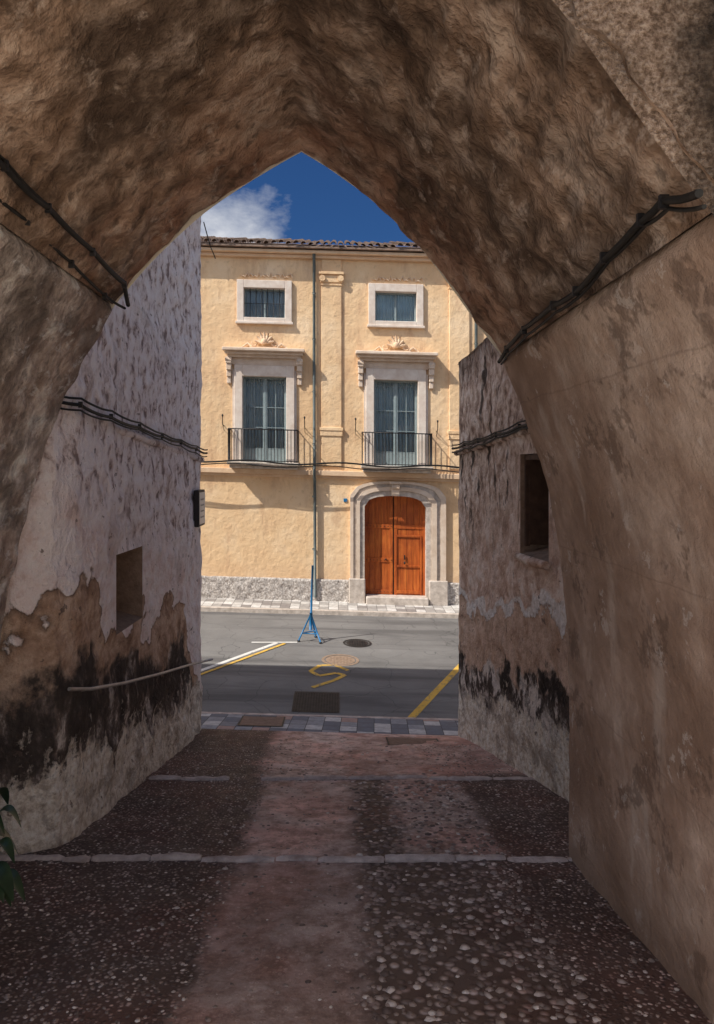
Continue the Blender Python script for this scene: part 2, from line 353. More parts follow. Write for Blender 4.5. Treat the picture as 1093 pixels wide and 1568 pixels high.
def soffit(name,prof,mat,amp,proud,y0=A0,y1=A,step=.04,lip=0):
    n=len(prof); nor=[]
    for i in range(n):
        a=prof[max(i-1,0)]; b=prof[min(i+1,n-1)]; d=Vector((b[0]-a[0],b[1]-a[1])).normalized(); nor.append((d.y,-d.x))
    def fn(u,v):
        i=int(u); x,z=prof[i]; nx,nz=nor[i]
        k=1
        if lip==1: k=min(1,i/1.0)
        if lip==-1: k=min(1,(n-1-i)/1.0)
        p=Vector((x,v,z)); q=Vector((x,v*.6,z))
        ed=.45 if v>y1-.12 else 1
        d=amp*ed*(.7*mn.noise(p*1.6)+.6*mn.noise(q*4.5)+.5*mn.noise(q*9)+.2*mn.noise(q*19))+proud*k-(.03 if (lip and k==0) else 0)
        if amp>.03 and lip==0: d*=.35+.65*min(1,abs(i-apex_i)/10)
        yy=v+(.05*mn.noise(Vector((x*4,7,z*4))) if abs(v-y1)<.2 else 0)
        return (x+nx*d,yy,z+nz*d)
    ys=lin(y0,y1,step)
    return surf(name,list(range(n)),ys,fn,mat,arch)
soffit('vault_soffit',pV,VAULT,.066,0,y0=A0-.02)
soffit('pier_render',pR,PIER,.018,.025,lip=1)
soffit('springer_render',pL,SPR,.045,.03,lip=-1)
full=pL+pV+pR
big=[(min(max(-.3+(x+.3)*1.8,-5.4),3.6),z*1.75 if z>0 else z) for x,z in full]
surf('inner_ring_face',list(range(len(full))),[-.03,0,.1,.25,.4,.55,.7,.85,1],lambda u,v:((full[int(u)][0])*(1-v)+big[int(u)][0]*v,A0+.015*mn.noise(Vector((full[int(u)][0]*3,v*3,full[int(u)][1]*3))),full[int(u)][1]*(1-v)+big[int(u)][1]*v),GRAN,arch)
YM=1.2
surf('outer_vault_soffit',list(range(len(big))),lin(YM,A0-.03,.3),lambda u,v:(big[int(u)][0],v,big[int(u)][1]),BOUNCE,arch)  # unseen rear vault, widened to let more light in from behind
def facewall(name,prof,y,top,xl,xr,zb,mat=PLN):
    b=MB(); 
    for i in range(len(prof)-1):
        a,c=prof[i],prof[i+1]
        if abs(a[0]-c[0])<1e-5: continue
        b.add([(a[0],y,a[1]),(c[0],y,c[1]),(c[0],y,top),(a[0],y,top)],[(0,1,2,3)])
    b.add([(xl,y,zb),(prof[0][0],y,zb),(prof[0][0],y,top),(xl,y,top)],[(0,1,2,3)])
    b.add([(prof[-1][0],y,zb),(xr,y,zb),(xr,y,top),(prof[-1][0],y,top)],[(0,1,2,3)])
    b.obj(name,mat,arch)
TOPZ=8.8  # height of the unseen mass over the arch, set to block sun from the passage
facewall('street_face',full,A+.035,TOPZ,-12,9,-5,BOUNCE); facewall('rear_face',big,YM,TOPZ,-12,9,-5)
b=MB(); b.add([(-12,YM,TOPZ),(9,YM,TOPZ),(9,A+.03,TOPZ),(-12,A+.03,TOPZ)],[(0,1,2,3)])
for X in (-12,9): b.add([(X,YM,-5),(X,A+.03,-5),(X,A+.03,TOPZ),(X,YM,TOPZ)],[(0,1,2,3)])
b.obj('upper_mass',PLN,arch)
# ------------------------------------------------------------------ side walls
def gz(y): return -2.435-.176*y if y>0 else -2.435
pathL=[(0,-2.42,12.7),(5.5,-2.62,7.2),(5.9,-2.74,6.86),(6.3,-3.05,6.68),(7.2,-3.9,6.64)]
pathR=[(0,2.11,12.7),(4.4,2.69,8.34),(6.05,2.86,6.64)]
def onpath(path,u):
    for a,c in zip(path,path[1:]):
        if u<=c[0] or c is path[-1]:
            t=(u-a[0])/(c[0]-a[0]); return a[1]+(c[1]-a[1])*t,a[2]+(c[2]-a[2])*t
def sidewall(name,path,sgn,umax,z0,ztop,op,mat,parent,depth,backmat,amp=.035):
    ou0,ou1,oz0,oz1=op
    us=breaks(0,umax,.05,[ou0,ou1]); vs=breaks(z0,4.6,.055,[oz0,oz1])
    def fn(u,v,off=0):
        x,y=onpath(path,u); 
        zt=ztop(u)+.03*mn.noise(Vector((u*5,0,3))); vz=min(v,zt)
        d=max(ou0-u,u-ou1,oz0-vz,vz-oz1); k=max(0,min(1,d/.12)); p=Vector((x,y,vz))
        cr=0.04*max(0,1-u/.15)**2*(1+mn.noise(Vector((0,0,vz*4))))
        k2=min(1,.35+u/.5)
        dd=amp*k*k2*(1.1*mn.noise(p*1.1)+.6*mn.noise(p*4)+.45*mn.noise(p*9)+.2*mn.noise(p*19))-cr
        return (x+sgn*dd+sgn*off,y-.03*max(0,1-u/.06)*(mn.noise(Vector((1,5,vz*3)))+.5),vz)
    def skip(u,v): return (ou0<u<ou1 and oz0<v<oz1) or v>ztop(u)+.08
    surf(name,us,vs,fn,mat,parent,skip,True,flip=(sgn<0))
    x0,y0=onpath(path,ou0); x1,y1=onpath(path,ou1); d=-sgn*depth
    b=MB(); sl=.12
    q=lambda x,y,z:(x,y,z)
    b.add([q(x0,y0,oz0),q(x1,y1,oz0),q(x1+d,y1,oz0+sl),q(x0+d,y0,oz0+sl)],[(0,1,2,3)])
    b.add([q(x0,y0,oz1),q(x1,y1,oz1),q(x1+d,y1,oz1),q(x0+d,y0,oz1)],[(0,1,2,3)])
    b.add([q(x0,y0,oz0),q(x0,y0,oz1),q(x0+d,y0,oz1),q(x0+d,y0,oz0+sl)],[(0,1,2,3)])
    b.add([q(x1,y1,oz0),q(x1,y1,oz1),q(x1+d,y1,oz1),q(x1+d,y1,oz0+sl)],[(0,1,2,3)])
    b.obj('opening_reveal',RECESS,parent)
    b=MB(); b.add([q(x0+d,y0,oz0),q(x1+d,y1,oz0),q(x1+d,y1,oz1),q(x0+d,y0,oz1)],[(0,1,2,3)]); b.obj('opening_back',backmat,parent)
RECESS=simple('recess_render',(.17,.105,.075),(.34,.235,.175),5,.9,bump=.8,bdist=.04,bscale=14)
hl=empty('limewashed_house'); hr=empty('stained_house')
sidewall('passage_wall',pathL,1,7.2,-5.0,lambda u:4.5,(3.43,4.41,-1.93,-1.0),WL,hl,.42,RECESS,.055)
sidewall('passage_wall',pathR,-1,6.05,-5.0,lambda u:1.86+.12*u,(2.93,3.85,-1.16,.2),WR,hr,.45,DARK,.045)
b=MB(); b.add([(-16,12.7,-5),(-2.46,12.7,-5),(-2.46,12.7,4.5),(-16,12.7,4.5)],[(0,1,2,3)])
b.add([(-16,12.7,4.5),(-2.42,12.7,4.5),(-2.62,6.6,4.5),(-16,6.6,4.5)],[(0,1,2,3)])
b.box(-16,-2.75,6.65,10.4,4.5,8.3); b.obj('street_front',PLN,hl)  # includes an unseen setback storey added to keep sun off the opposite wall
b=MB(); b.add([(2.15,12.7,-5),(14,12.7,-5),(14,12.7,1.85),(2.15,12.7,1.85)],[(0,1,2,3)]); 
b.add([(2.11,12.7,1.85),(14,12.7,1.85),(14,6.7,2.55),(2.86,6.7,2.55)],[(0,1,2,3)]); b.obj('street_front',PLN,hr)
x0,y0=onpath(pathR,2.95); x1,y1=onpath(pathR,3.83)
b=MB(); 
for (xx,yy) in ((x0+.08,y0-.03),(x1+.08,y1+.03)): b.box(xx-.03,xx+.03,yy-.03,yy+.03,-1.05,.19,.006)
b.box(x0+.05,x1+.11,y1+.06,y0-.06,.12,.19,.006); b.box(x0+.10,x0+.42,y0-.075,y0-.045,-1.03,.12,.004)
b.obj('window_frame',DWOOD,hr)
b=MB(); b.tube([(x0-.03,y0+.1,-1.2),(x0+.02,y0-.4,-1.215),(x1-.05,y1-.1,-1.19)],[.05,.065,.05],8); b.obj('window_sill',WR,hr)
def wob(pts,a=.01,n=6):
    out=[]
    for p,q in zip(pts,pts[1:]):
        for i in range(n):
            t=i/n; v=Vector(p)*(1-t)+Vector(q)*t; v+=Vector((0,0,-a*3*math.sin(math.pi*t)))+Vector((0,0,a*mn.noise(v*3))); out.append(v)
    return out+[Vector(pts[-1])]
def wallpts(path,sgn,lst,o=.06): 
    r=[]
    for u,z in lst: x,y=onpath(path,u); r.append((x+sgn*o,y,z))
    return r
def bundle(name,pts,rs,a=.012):
    e=empty(name)
    for k,(dx,dz,r) in enumerate(rs):
        b=MB(); b.tube(wob([(p[0]+dx,p[1],p[2]+dz+.012*math.sin(k*2.1+i)) for i,p in enumerate(pts)],a),r,7); b.obj('strand_%d'%(k+1),CABLE,e)
    b=MB()
    for p in pts[1:-1]: b.box(p[0]-.02,p[0]+.02,p[1]-.01,p[1]+.01,p[2]-.03,p[2]+.03)
    b.obj('clips',IRON,e)
    return e
bundle('wall_cable',wallpts(pathL,1,[(0,.28),(.8,.33),(1.8,.40),(2.8,.45),(3.8,.53),(4.8,.58),(5.6,.64),(6.1,.70)],.08),[(0,0,.018),(.01,.05,.012),(0,-.05,.010)],.008)
bundle('wall_cable',wallpts(pathR,-1,[(0,.36),(.7,.41),(1.4,.44),(2.2,.50),(3.1,.58),(4.2,.66)],.08),[(0,0,.020),(-.01,.05,.012),(0,-.055,.014)],.008)
b=MB(); pts=wallpts(pathR,-1,[(0,.28),(1,.35),(2,.42),(3.1,.50),(4.4,.6)],.01); b.tube(pts,.05,8); b.obj('ledge',WR,hr)
b=MB(); pts=wallpts(pathL,1,[(0,.16),(2,.30),(4,.44),(6,.58)],-.01); b.tube(pts,.05,8); b.obj('ledge',WL,hl)
bundle('vault_cable',[(1.50,6.66,1.0),(1.46,6.2,1.04),(1.43,5.5,1.07),(1.42,4.72,1.08),(1.43,4.3,1.07),(1.41,3.79,1.12),(1.40,3.3,1.15),(1.39,3.05,1.14),(1.39,2.75,1.05)],[(0,0,.018),(.02,-.032,.010)],.003)
bundle('vault_cable',[(-1.95,6.62,1.52),(-1.86,6.2,1.60),(-1.86,5.4,1.64),(-1.87,4.6,1.68),(-1.87,4.0,1.70),(-1.87,3.4,1.72)],[(0,0,.020),(0,.03,.010)],.004)
bundle('vault_cable',[(-1.98,6.62,1.49),(-2.03,6.2,1.50),(-2.02,5.4,1.55),(-2.01,4.6,1.60),(-2.01,3.8,1.62)],[(0,0,.012)],.004)
e=empty('handrail'); b=MB()
hp=wallpts(pathL,1,[(.05,-3.40),(1.5,-3.08),(3,-2.78),(4.5,-2.46),(5.5,-2.22),(5.85,-2.13)],.12); hp[0]=(hp[0][0]+.05,12.75,-3.4)
b.tube(hp,.019,8); b.obj('rail',GAL,e); b=MB()
for p in hp[1:-1]: b.tube([(p[0],p[1],p[2]),(p[0]-.17,p[1],p[2]-.03)],.012,6)
b.obj('brackets',GAL,e)
e=empty('street_sign'); b=MB(); xs,ys=onpath(pathL,.45)
b.box(xs+.0,xs+.09,12.0,12.55,-.98,-.36,.01); b.obj('frame',IRON,e)
b=MB(); b.box(xs+.091,xs+.10,12.04,12.51,-.94,-.40); b.obj('plate',SIGNW,e)
b=MB()
for k,z in enumerate((-.52,-.62,-.72,-.82)): 
    for j in range(4): b.box(xs+.101,xs+.103,12.12+j*.08,12.12+j*.08+.03+.01*(j%2),z-.012,z+.012)
b.obj('lettering',IRON,e)
b=MB(); b.tube([(-2.40,12.72,4.4),(-2.3,12.8,4.0),(-2.22,12.9,3.8)],.010,5); b.obj('wall_wire',CABLE)
# ------------------------------------------------------------------ ground
def gfn(x,y):
    prof=[(-300,-2.6),(0.3,-2.6),(12.6,-4.85),(13.2,-5.6),(300,-5.6)]
    for a,c in zip(prof,prof[1:]):
        if y<=c[0]: t=(y-a[0])/(c[0]-a[0]); return (x,y,a[1]+(c[1]-a[1])*t)
    return (x,y,-5.6)
surf('ground',[-300,-100,-30,-12,-5,0,5,12,30,100,300],[-300,-100,-30,-8,.3,4,8,12.6,13.2,30,100,300],gfn,GRD)
def pfn(x,y):
    t=max(0,min(1,(y-11.4)/1.2)); st=-S*x*t
    d=.022*mn.noise(Vector((x*1.5,y*1.5,0)))+.008*mn.noise(Vector((x*9,y*9,2)))
    return (x,y,gz(y)+st+d*(1-t))
surf('passage_paving',lin(-4.2,3.4,.06),lin(1.0,12.6,.06),pfn,PAV)
surf('bounce_floor',lin(-9,8,1),lin(-16,1.0,1),lambda x,y:(x,y,gz(y)-.003),BOUNCE)  # unseen pale floor behind the camera, added to reflect sun into the vault
b=MB(); b.box(6.0,6.4,-14,YM-.02,-2.7,3.4); b.box(-9.4,-9.0,-14,YM-.02,-2.7,1.5); b.obj('bounce_wall',BOUNCE)  # unseen walls behind the camera, added as sunlit bounce for the interior
def stones():
    b=MB()
    import bmesh
    bm=bmesh.new(); bmesh.ops.create_icosphere(bm,subdivisions=1,radius=1); bv=[v.co.copy() for v in bm.verts]; bf=[tuple(v.index for v in f.verts) for f in bm.faces]; bm.free()
    def put(x,y,r,hf):
        z=pfn(x,y)[2]; a=random.random()*6.28; ca,sa=math.cos(a),math.sin(a); e=random.uniform(.6,1); 
        vs=[]
        for q in bv:
            k=1+.15*math.sin(q.x*3+a*5)+.1*math.cos(q.y*4+a*3)
            X=q.x*r*k; Y=q.y*r*e*k; vs.append((x+X*ca-Y*sa,y+X*sa+Y*ca,z+q.z*r*hf-r*.05))
        b.add(vs,bf,True)
    for _ in range(5600):
        y=random.uniform(3.4,11.6); x=random.choice([random.uniform(-3.2,-.9),random.uniform(-2.9,-.9),random.uniform(1.3,2.7)])
        put(x,y,random.uniform(.009,.020)*(1 if random.random()<.98 else 1.7),.45)
    for _ in range(1300):
        y=random.uniform(3.4,9.3); x=random.uniform(.15,1.55); put(x,y,random.uniform(.014,.042),.35)
    for _ in range(380):
        y=random.uniform(3.4,12); x=random.uniform(-1.05,.3); put(x,y,random.uniform(.010,.026),.3)
    for _ in range(120):
        y=random.uniform(9.3,12.3); x=random.uniform(-1,2); put(x,y,random.uniform(.02,.035),.3)
    b.obj('pebbles',PEB)
stones()
def ridge(name,Y,x0,x1,miss=0,w=.05):
    b=MB(); x=x0
    while x<x1:
        L=random.uniform(.22,.8); y=Y+random.uniform(-.03,.03); z=gz(y)+random.uniform(-.018,.008)
        if random.random()>miss:
            n=max(3,int(L/.05)); sec=[(-w,-.06),(-w*.9,.022),(-w*.4,.038),(w*.4,.040),(w*.9,.022),(w,-.06)]; vs=[]
            for i in range(n+1):
                xx=x+.006+(L-.012)*i/n; e=.75 if i in (0,n) else 1
                for (a,c) in sec: vs.append((xx,y+a*e+.014*mn.noise(Vector((xx*8,a*30,1))),z+c*e+.014*mn.noise(Vector((xx*7,a*20,5)))))
            m_=len(sec); b.add(vs,[(i*m_+j,(i+1)*m_+j,(i+1)*m_+j+1,i*m_+j+1) for i in range(n) for j in range(m_-1)]+[tuple(range(m_)),tuple(n*m_+j for j in range(m_-1,-1,-1))],False)
        x+=L
    return b.obj(name,KERB)
ridge('kerb_stone_row',6.55,-3.3,2.13,.03); ridge('kerb_stone_row',9.42,-2.5,2.5,.10,.06)
# street surfaces
def rz(x,y): return -4.80+.0443*(y-13.8)-S*max(-15,min(15,x))
LX=[-80,-40,-15,-8,-4,-2,0,2,4,8,15,40,80]
surf('road',LX,lin(13.8,21.7,.8),lambda x,y:(x,y,rz(x,y)),ASP)
b=MB()
def strip(xs,y0,y1,fz0,fz1,mb,thick=.25):
    for a,c in zip(xs,xs[1:]):
        v=[(a,y0,fz0(a)),(c,y0,fz0(c)),(c,y1,fz1(c)),(a,y1,fz1(a))]; v+=[(q[0],q[1],q[2]-thick) for q in v]
        mb.add(v,[(0,1,2,3),(0,4,5,1),(2,6,7,3),(1,5,6,2),(3,7,4,0)])
sx=lambda x:-S*max(-15,min(15,x))
strip(LX,12.6,13.68,lambda x:gz(12.6)+sx(x),lambda x:-4.76+sx(x),b); b.obj('pavement',NEARTILE)
b=MB(); strip(LX,13.683,13.80,lambda x:-4.757+sx(x),lambda x:-4.765+sx(x),b); b.obj('kerb',KERB)
b=MB(); strip(LX,21.70,21.86,lambda x:-4.325+sx(x),lambda x:-4.32+sx(x),b); b.obj('kerb',STONE)
b=MB(); strip(LX,21.863,23.3,lambda x:-4.32+sx(x),lambda x:-4.25+sx(x),b); b.obj('pavement',FARTILE)
def rp(px,py,dz=.005):
    a=(px-CX)/FP; c=(CY-py)/FP; m_=.0443; Y=(-4.80-m_*13.8)/(c-m_+S*a); return Vector((a*Y,Y,rz(a*Y,Y)+dz))
def mark(name,pts,w,mat,dz=.005):
    b=MB()
    P3=[rp(*p,dz) for p in pts]
    for i,(p,q) in enumerate(zip(P3,P3[1:])):
        n=max(1,int((q-p).length/.5)); d=(q-p).normalized(); s=Vector((-d.y,d.x,0)).normalized()*w/2
        for k in range(n):
            A_=p+(q-p)*k/n; B_=p+(q-p)*(k+1)/n
            vs=[A_-s,B_-s,B_+s,A_+s]; vs=[(v.x,v.y,rz(v.x,v.y)+dz+.0006*i) for v in vs]; b.add(vs,[(0,1,2,3)])
    return b.obj(name,mat)
mark('parking_line',[(255,1046),(425,984)],.12,WPA); mark('parking_line',[(385,984),(455,984)],.09,WPA,.0105)
mark('parking_line',[(300,1036),(436,986)],.09,YEL,.0155); 
mark('parking_line',[(725,998),(628,1101)],.15,YEL)
mark('painted_number',[(533,1027),(512,1018),(490,1019),(475,1028),(488,1035),(515,1031),(528,1034),(512,1042),(478,1053)],.11,YEL)
def disc(name,px,py,r,mat,rings=True):
    c=rp(px,py); b=MB(); n=32
    for (ra,rb,h) in ((0,r*.78,.006),(r*.84,r,.009)) if rings else ((0,r,.006),):
        vs=[];
        for k in range(n):
            t=2*math.pi*k/n
            for q in (ra,rb): X=c.x+q*math.cos(t); Y=c.y+q*math.sin(t); vs.append((X,Y,rz(X,Y)+h))
        fs=[(2*k,2*k+1,(2*k+3)%(2*n),(2*k+2)%(2*n)) for k in range(n)]; b.add(vs,fs)
    if rings:
        for i in range(-4,5):
            for j in range(-4,5):
                if i*i+j*j<15: X=c.x+i*r*.17;Y=c.y+j*r*.17; b.box(X-.02,X+.02,Y-.02,Y+.02,rz(X,Y),rz(X,Y)+.011)
    return b.obj(name,mat)
disc('manhole_cover',521,1011,.46,RUSTL); disc('manhole_cover',547,985,.38,IRON,True)
def plate(name,x0,x1,y0,y1,zf,mat,bars=0):
    e=empty(name); b=MB(); g=.03
    def q(xa,xb,ya,yb,h): b.add([(xa,ya,zf(xa,ya)+h),(xb,ya,zf(xb,ya)+h),(xb,yb,zf(xb,yb)+h),(xa,yb,zf(xa,yb)+h)],[(0,1,2,3)])
    q(x0,x1,y0,y0+g,.012);q(x0,x1,y1-g,y1,.012);q(x0,x0+g,y0+g,y1-g,.012);q(x1-g,x1,y0+g,y1-g,.012); b.obj('frame',IRON,e)
    b=MB(); q(x0+g,x1-g,y0+g,y1-g,.008); b.obj('lid',mat,e)
    b=MB()
    for i in range(bars):
        t=x0+g+(x1-x0-2*g)*(i+.5)/bars; q(t-.012,t+.012,y0+g,y1-g,.0115)
    if bars: b.obj('bars',IRON,e)
tp=lambda x,y:gz(12.6)+(-4.76-gz(12.6))*(y-12.6)/1.08+sx(x)
plate('drain_grate',-.92,.02,14.0,15.1,rz,simple('grate_iron',(.03,.028,.028),(.06,.055,.05),10),16)
plate('inspection_cover',-1.82,-1.0,12.85,13.55,lambda x,y:tp(x,y),RUST,0)
plate('inspection_cover',.80,1.68,11.5,12.15,lambda x,y:pfn(x,12.6)[2]+(12.6-y)*.176+.02,RUST,0)
# ------------------------------------------------------------------ facade building
fx=lambda p:(p-CX)*F/FP
fz=lambda p:(CY-p)*F/FP
man=empty('stucco_mansion')
class FB(MB):
    def pb(s,x0,x1,yt,yb,p,back=0.0,b=0.0): s.box(fx(x0),fx(x1),F-p,F+back,fz(yb),fz(yt),b)
    def done(s,name,mat): return s.obj(name,mat,man,shear)
bays=[405-402,405-201,405,606,606+201,606+402]
XL,XR=fx(405-520),fx(606+520)
ops=[]
for c in bays:
    ops.append((fx(c-31.5),fx(c+31.5),fz(490),fz(445))); ops.append((fx(c-33.5),fx(c+33.5),fz(712),fz(580)))
ops.append((fx(552),fx(658),fz(960),fz(752)))
xs=breaks(XL,XR,.5,[e for o in ops for e in o[:2]]); zs=breaks(-4.9,fz(388),.5,[e for o in ops for e in o[2:]])
inop=lambda u,v:any(o[0]<u<o[1] and o[2]<v<o[3] for o in ops)
surf('facade_wall',xs,zs,lambda u,v:shear((u,F,v)),FAC,man,inop,False)
rev=FB()
for o in ops[:-1]:
    x0,x1,z0,z1=o; d=.28
    rev.add([(x0,F,z0),(x0,F,z1),(x0,F+d,z1),(x0,F+d,z0)],[(0,1,2,3)]); rev.add([(x1,F,z0),(x1,F,z1),(x1,F+d,z1),(x1,F+d,z0)],[(0,1,2,3)])
    rev.add([(x0,F,z1),(x1,F,z1),(x1,F+d,z1),(x0,F+d,z1)],[(0,1,2,3)]); rev.add([(x0,F,z0),(x1,F,z0),(x1,F+d,z0),(x0,F+d,z0)],[(0,1,2,3)])
rev.done('window_reveals',WHITE)
b=FB(); b.box(XL,XR,F+.75,F+9,-4.9,fz(392)); b.done('dark_rooms',DARK)
tr=FB(); hood=FB(); crest=FB(); fr=FB(); gl=FB(); cu=FB(); cud=FB(); iron=FB(); slab=FB(); atb=FB()
for bi,c in enumerate(bays):
    for (a,d,t,e_) in ((c-42,c-31.5,433,498),(c+31.5,c+42,433,498),(c-31.5,c+31.5,433,445),(c-31.5,c+31.5,490,498)): tr.pb(a,d,t,e_,.09,0,.012)
    tr.pb(c-44,c+44,496.5,500,.13,0,.01)
    for (a,d,t,e_) in ((c-46,c-33.5,563,712),(c+33.5,c+46,563,712),(c-33.5,c+33.5,563,580)): tr.pb(a,d,t,e_,.09,0,.012)
    tr.pb(c-49,c-46,570,712,.04); tr.pb(c+46,c+49,570,712,.04)
    hood.pb(c-62,c+62,539,544,.46,0,.02); hood.pb(c-59,c+59,544,548,.33,0,.015); hood.pb(c-56,c+56,548,552,.20,0,.01); hood.pb(c-50,c+50,552,563,.06,0,.01)
    for sgn in (-1,1):
        for k,(t,e_,p) in enumerate(((552,562,.22),(562,572,.18),(572,582,.13),(582,592,.09))):
            cc=c+sgn*54; hood.pb(cc-4.5+k*.4,cc+4.5-k*.4,t,e_,p,0,.02)
        hood.tube([(fx(c+sgn*54)-.1,F-.19,fz(556)),(fx(c+sgn*54)+.1,F-.19,fz(556))],.06,10)
    for k in range(7):
        a=math.pi*(k+.5)/7; r=.30
        crest.tube([(fx(c)+.05*math.cos(a),F-.07,fz(532)+.04),(fx(c)+r*.7*math.cos(a),F-.11,fz(532)+.05+r*.75*math.sin(a)),(fx(c)+r*math.cos(a),F-.06,fz(532)+.04+r*1.25*math.sin(a))],[.03,.05,.028],6)
    crest.blob((fx(c),F-.12,fz(527)),(.10,.08,.11))
    for sgn in (-1,1):
        pts=[]; 
        for k in range(15):
            a=k/14*4.6; r=.15*(1-k/18); pts.append((fx(c+sgn*17)+sgn*r*math.cos(a+2.6),F-.07,fz(529)+r*math.sin(a+2.6)))
        crest.tube(pts,[.035*(1-k/22) for k in range(15)],6)
        crest.tube([(fx(c+sgn*20),F-.05,fz(535)),(fx(c+sgn*26),F-.07,fz(530)),(fx(c+sgn*31),F-.05,fz(534)),(fx(c+sgn*35),F-.04,fz(536))],[.04,.045,.03,.015],6)
    crest.pb(c-22,c+22,535.5,539,.16,0,.01)
    for k in range(13):
        t=(k-6)/6; crest.tube([(fx(c+t*36),F-.02,fz(426+2.5*math.sin(k*1.9))),(fx(c+t*36+4),F-.05,fz(424+3*math.cos(k*2.3))),(fx(c+t*36+7),F-.02,fz(428))],[.016,.026,.014],5)
    w0,w1=fx(c-31.5),fx(c+31.5); z0,z1=fz(490),fz(445); y=F+.13
    fw=.05
    for (a,d,e0,e1) in ((w0,w0+fw,z0,z1),(w1-fw,w1,z0,z1),(w0+fw,w1-fw,z0,z0+fw),(w0+fw,w1-fw,z1-fw,z1),((w0+w1)/2-.03,(w0+w1)/2+.03,z0+fw,z1-fw)): fr.box(a,d,y,y+.05,e0,e1,.008)
    gl.add([(w0+fw,y+.03,z0+fw),(w1-fw,y+.03,z0+fw),(w1-fw,y+.03,z1-fw),(w0+fw,y+.03,z1-fw)],[(0,1,2,3)])
    n=70; g=cud if bi%2==0 else cu
    vs=[(w0+(w1-w0)*k/n,F+.235+.03*math.sin(k*1.25+.6*math.sin(k*.3)),z) for z in (z0,z1) for k in range(n+1)]
    g.add(vs,[(k,k+1,n+2+k,n+1+k) for k in range(n)],True)
    if bi%2==0:
        for k in range(1,7): xx=w0+(w1-w0)*k/7; atb.tube([(xx,F+.06,z0),(xx,F+.06,z1)],.012,6)
        atb.tube([(w0,F+.06,(z0+z1)/2),(w1,F+.06,(z0+z1)/2)],.010,6)
    w0,w1=fx(c-33.5),fx(c+33.5); z0,z1=fz(712),fz(580); y=F+.13; xm=(w0+w1)/2
    for (a,d,e0,e1) in ((w0,w0+.05,z0,z1),(w1-.05,w1,z0,z1),(w0+.05,w1-.05,z1-.06,z1),(w0+.05,w1-.05,z0,z0+.1),(xm-.035,xm+.035,z0+.1,z1-.06)): fr.box(a,d,y-.01,y+.05,e0,e1,.008)
    for sgn in (-1,1):
        xa,xb=(w0+.05,xm-.035) if sgn<0 else (xm+.035,w1-.05)
        fr.box(xa,xa+.035,y+.003,y+.04,z0+.1,z1-.06); fr.box(xb-.035,xb,y+.003,y+.04,z0+.1,z1-.06)
        xmm=(xa+xb)/2; fr.box(xmm-.012,xmm+.012,y+.006,y+.036,z0+.45,z1-.06)
        for zz in (z0+.47,z0+1.15,z0+1.8): fr.box(xa+.035,xb-.035,y+.004,y+.034,zz-.012,zz+.012)
        fr.box(xa+.035,xb-.035,y+.006,y+.036,z0+.1,z0+.45)
        for q in (-1,1):
            xc=xmm+q*(xb-xa)/4; rr=(xb-xa)/4-.02
            fr.tube([(xc+rr*math.cos(t*math.pi/8),y+.02,z1-.33+rr*1.2*math.sin(t*math.pi/8)) for t in range(9)],.016,5)
    gl.add([(w0+.05,y+.025,z0+.1),(w1-.05,y+.025,z0+.1),(w1-.05,y+.025,z1-.06),(w0+.05,y+.025,z1-.06)],[(0,1,2,3)])
    n=90; vs=[(w0+(w1-w0)*k/n,F+.245+.035*math.sin(k*.9+.8*math.sin(k*.23)),z) for z in (z0,z1) for k in range(n+1)]
    cu.add(vs,[(k,k+1,n+2+k,n+1+k) for k in range(n)],True)
    slab.pb(c-54,c+54,711,716,.58,0,.02); slab.pb(c-51,c+51,716,721,.45,0,.02)
    ya=F-.53; r=.012; zt,zb=fz(662),fz(709)
    xa,xb=fx(c-52),fx(c+52)
    iron.tube([(xa,F,zt),(xa,ya,zt),(xb,ya,zt),(xb,F,zt)],.020,6)
    iron.tube([(xa,F,zb),(xa,ya,zb),(xb,ya,zb),(xb,F,zb)],.014,6)
    for k in range(22): xx=xa+(xb-xa)*k/21; iron.tube([(xx,ya,zb-.05),(xx,ya,zt)],r,5)
    for q in (.1,.2,.3,.4):
        for xx in (xa,xb): iron.tube([(xx,F-q,zb),(xx,F-q,zt)],r,5)
    for sgn in (-1,1):
        hx=fx(c+sgn*62); iron.tube([(hx,F,fz(657)),(hx,F-.25,fz(656)),(hx,F-.34,fz(651)),(hx,F-.32,fz(644))],.014,5); iron.tube([(hx,F,fz(664)),(hx,F-.25,fz(656))],.010,5); iron.blob((hx,F-.32,fz(642)),(.03,.03,.05),6,4)
tr.done('window_surrounds',WHITE); hood.done('window_hoods',TRIM); crest.done('carved_crests',TRIM2); fr.done('window_joinery',FRAME); gl.done('window_panes',GLASS)
cu.done('curtains',CURT); cud.done('attic_curtains',CURTD); iron.done('balcony_railings',IRON); slab.done('balcony_slabs',STONE); atb.done('attic_bars',IRON)
pl=FB()
for c in (507.5,703,904,1105):
    pl.pb(c-15.5,c+15.5,398,714,.06,0,.015); pl.pb(c-18,c+18,655,660,.11,0,.01); pl.pb(c-17,c+17,660,668,.09,0,.01)
    pl.pb(c-19,c+19,418,422,.16,0,.01); pl.pb(c-17,c+17,422,434,.10,0,.02); pl.pb(c-16.5,c+16.5,436,438,.085)
    for sgn in (-1,1): pl.tube([(fx(c+sgn*14),F-.16,fz(428)),(fx(c+sgn*14),F-.05,fz(428))],.10,10)
pl.done('pilasters',FAC)
st=FB(); 
st.box(XL,XR,F-.14,F,fz(729),fz(721.2),.012); st.box(XL,XR,F-.06,F,fz(733),fz(729.2),.008); st.done('string_course',TRIM2)
co=FB(); co.box(XL,XR,F-.16,F+.1,fz(398),fz(393.2),.02); co.box(XL,XR,F-.32,F+.1,fz(393),fz(388.2),.02); co.done('cornice',TRIM2)
rf=FB(); x=XL; i=0
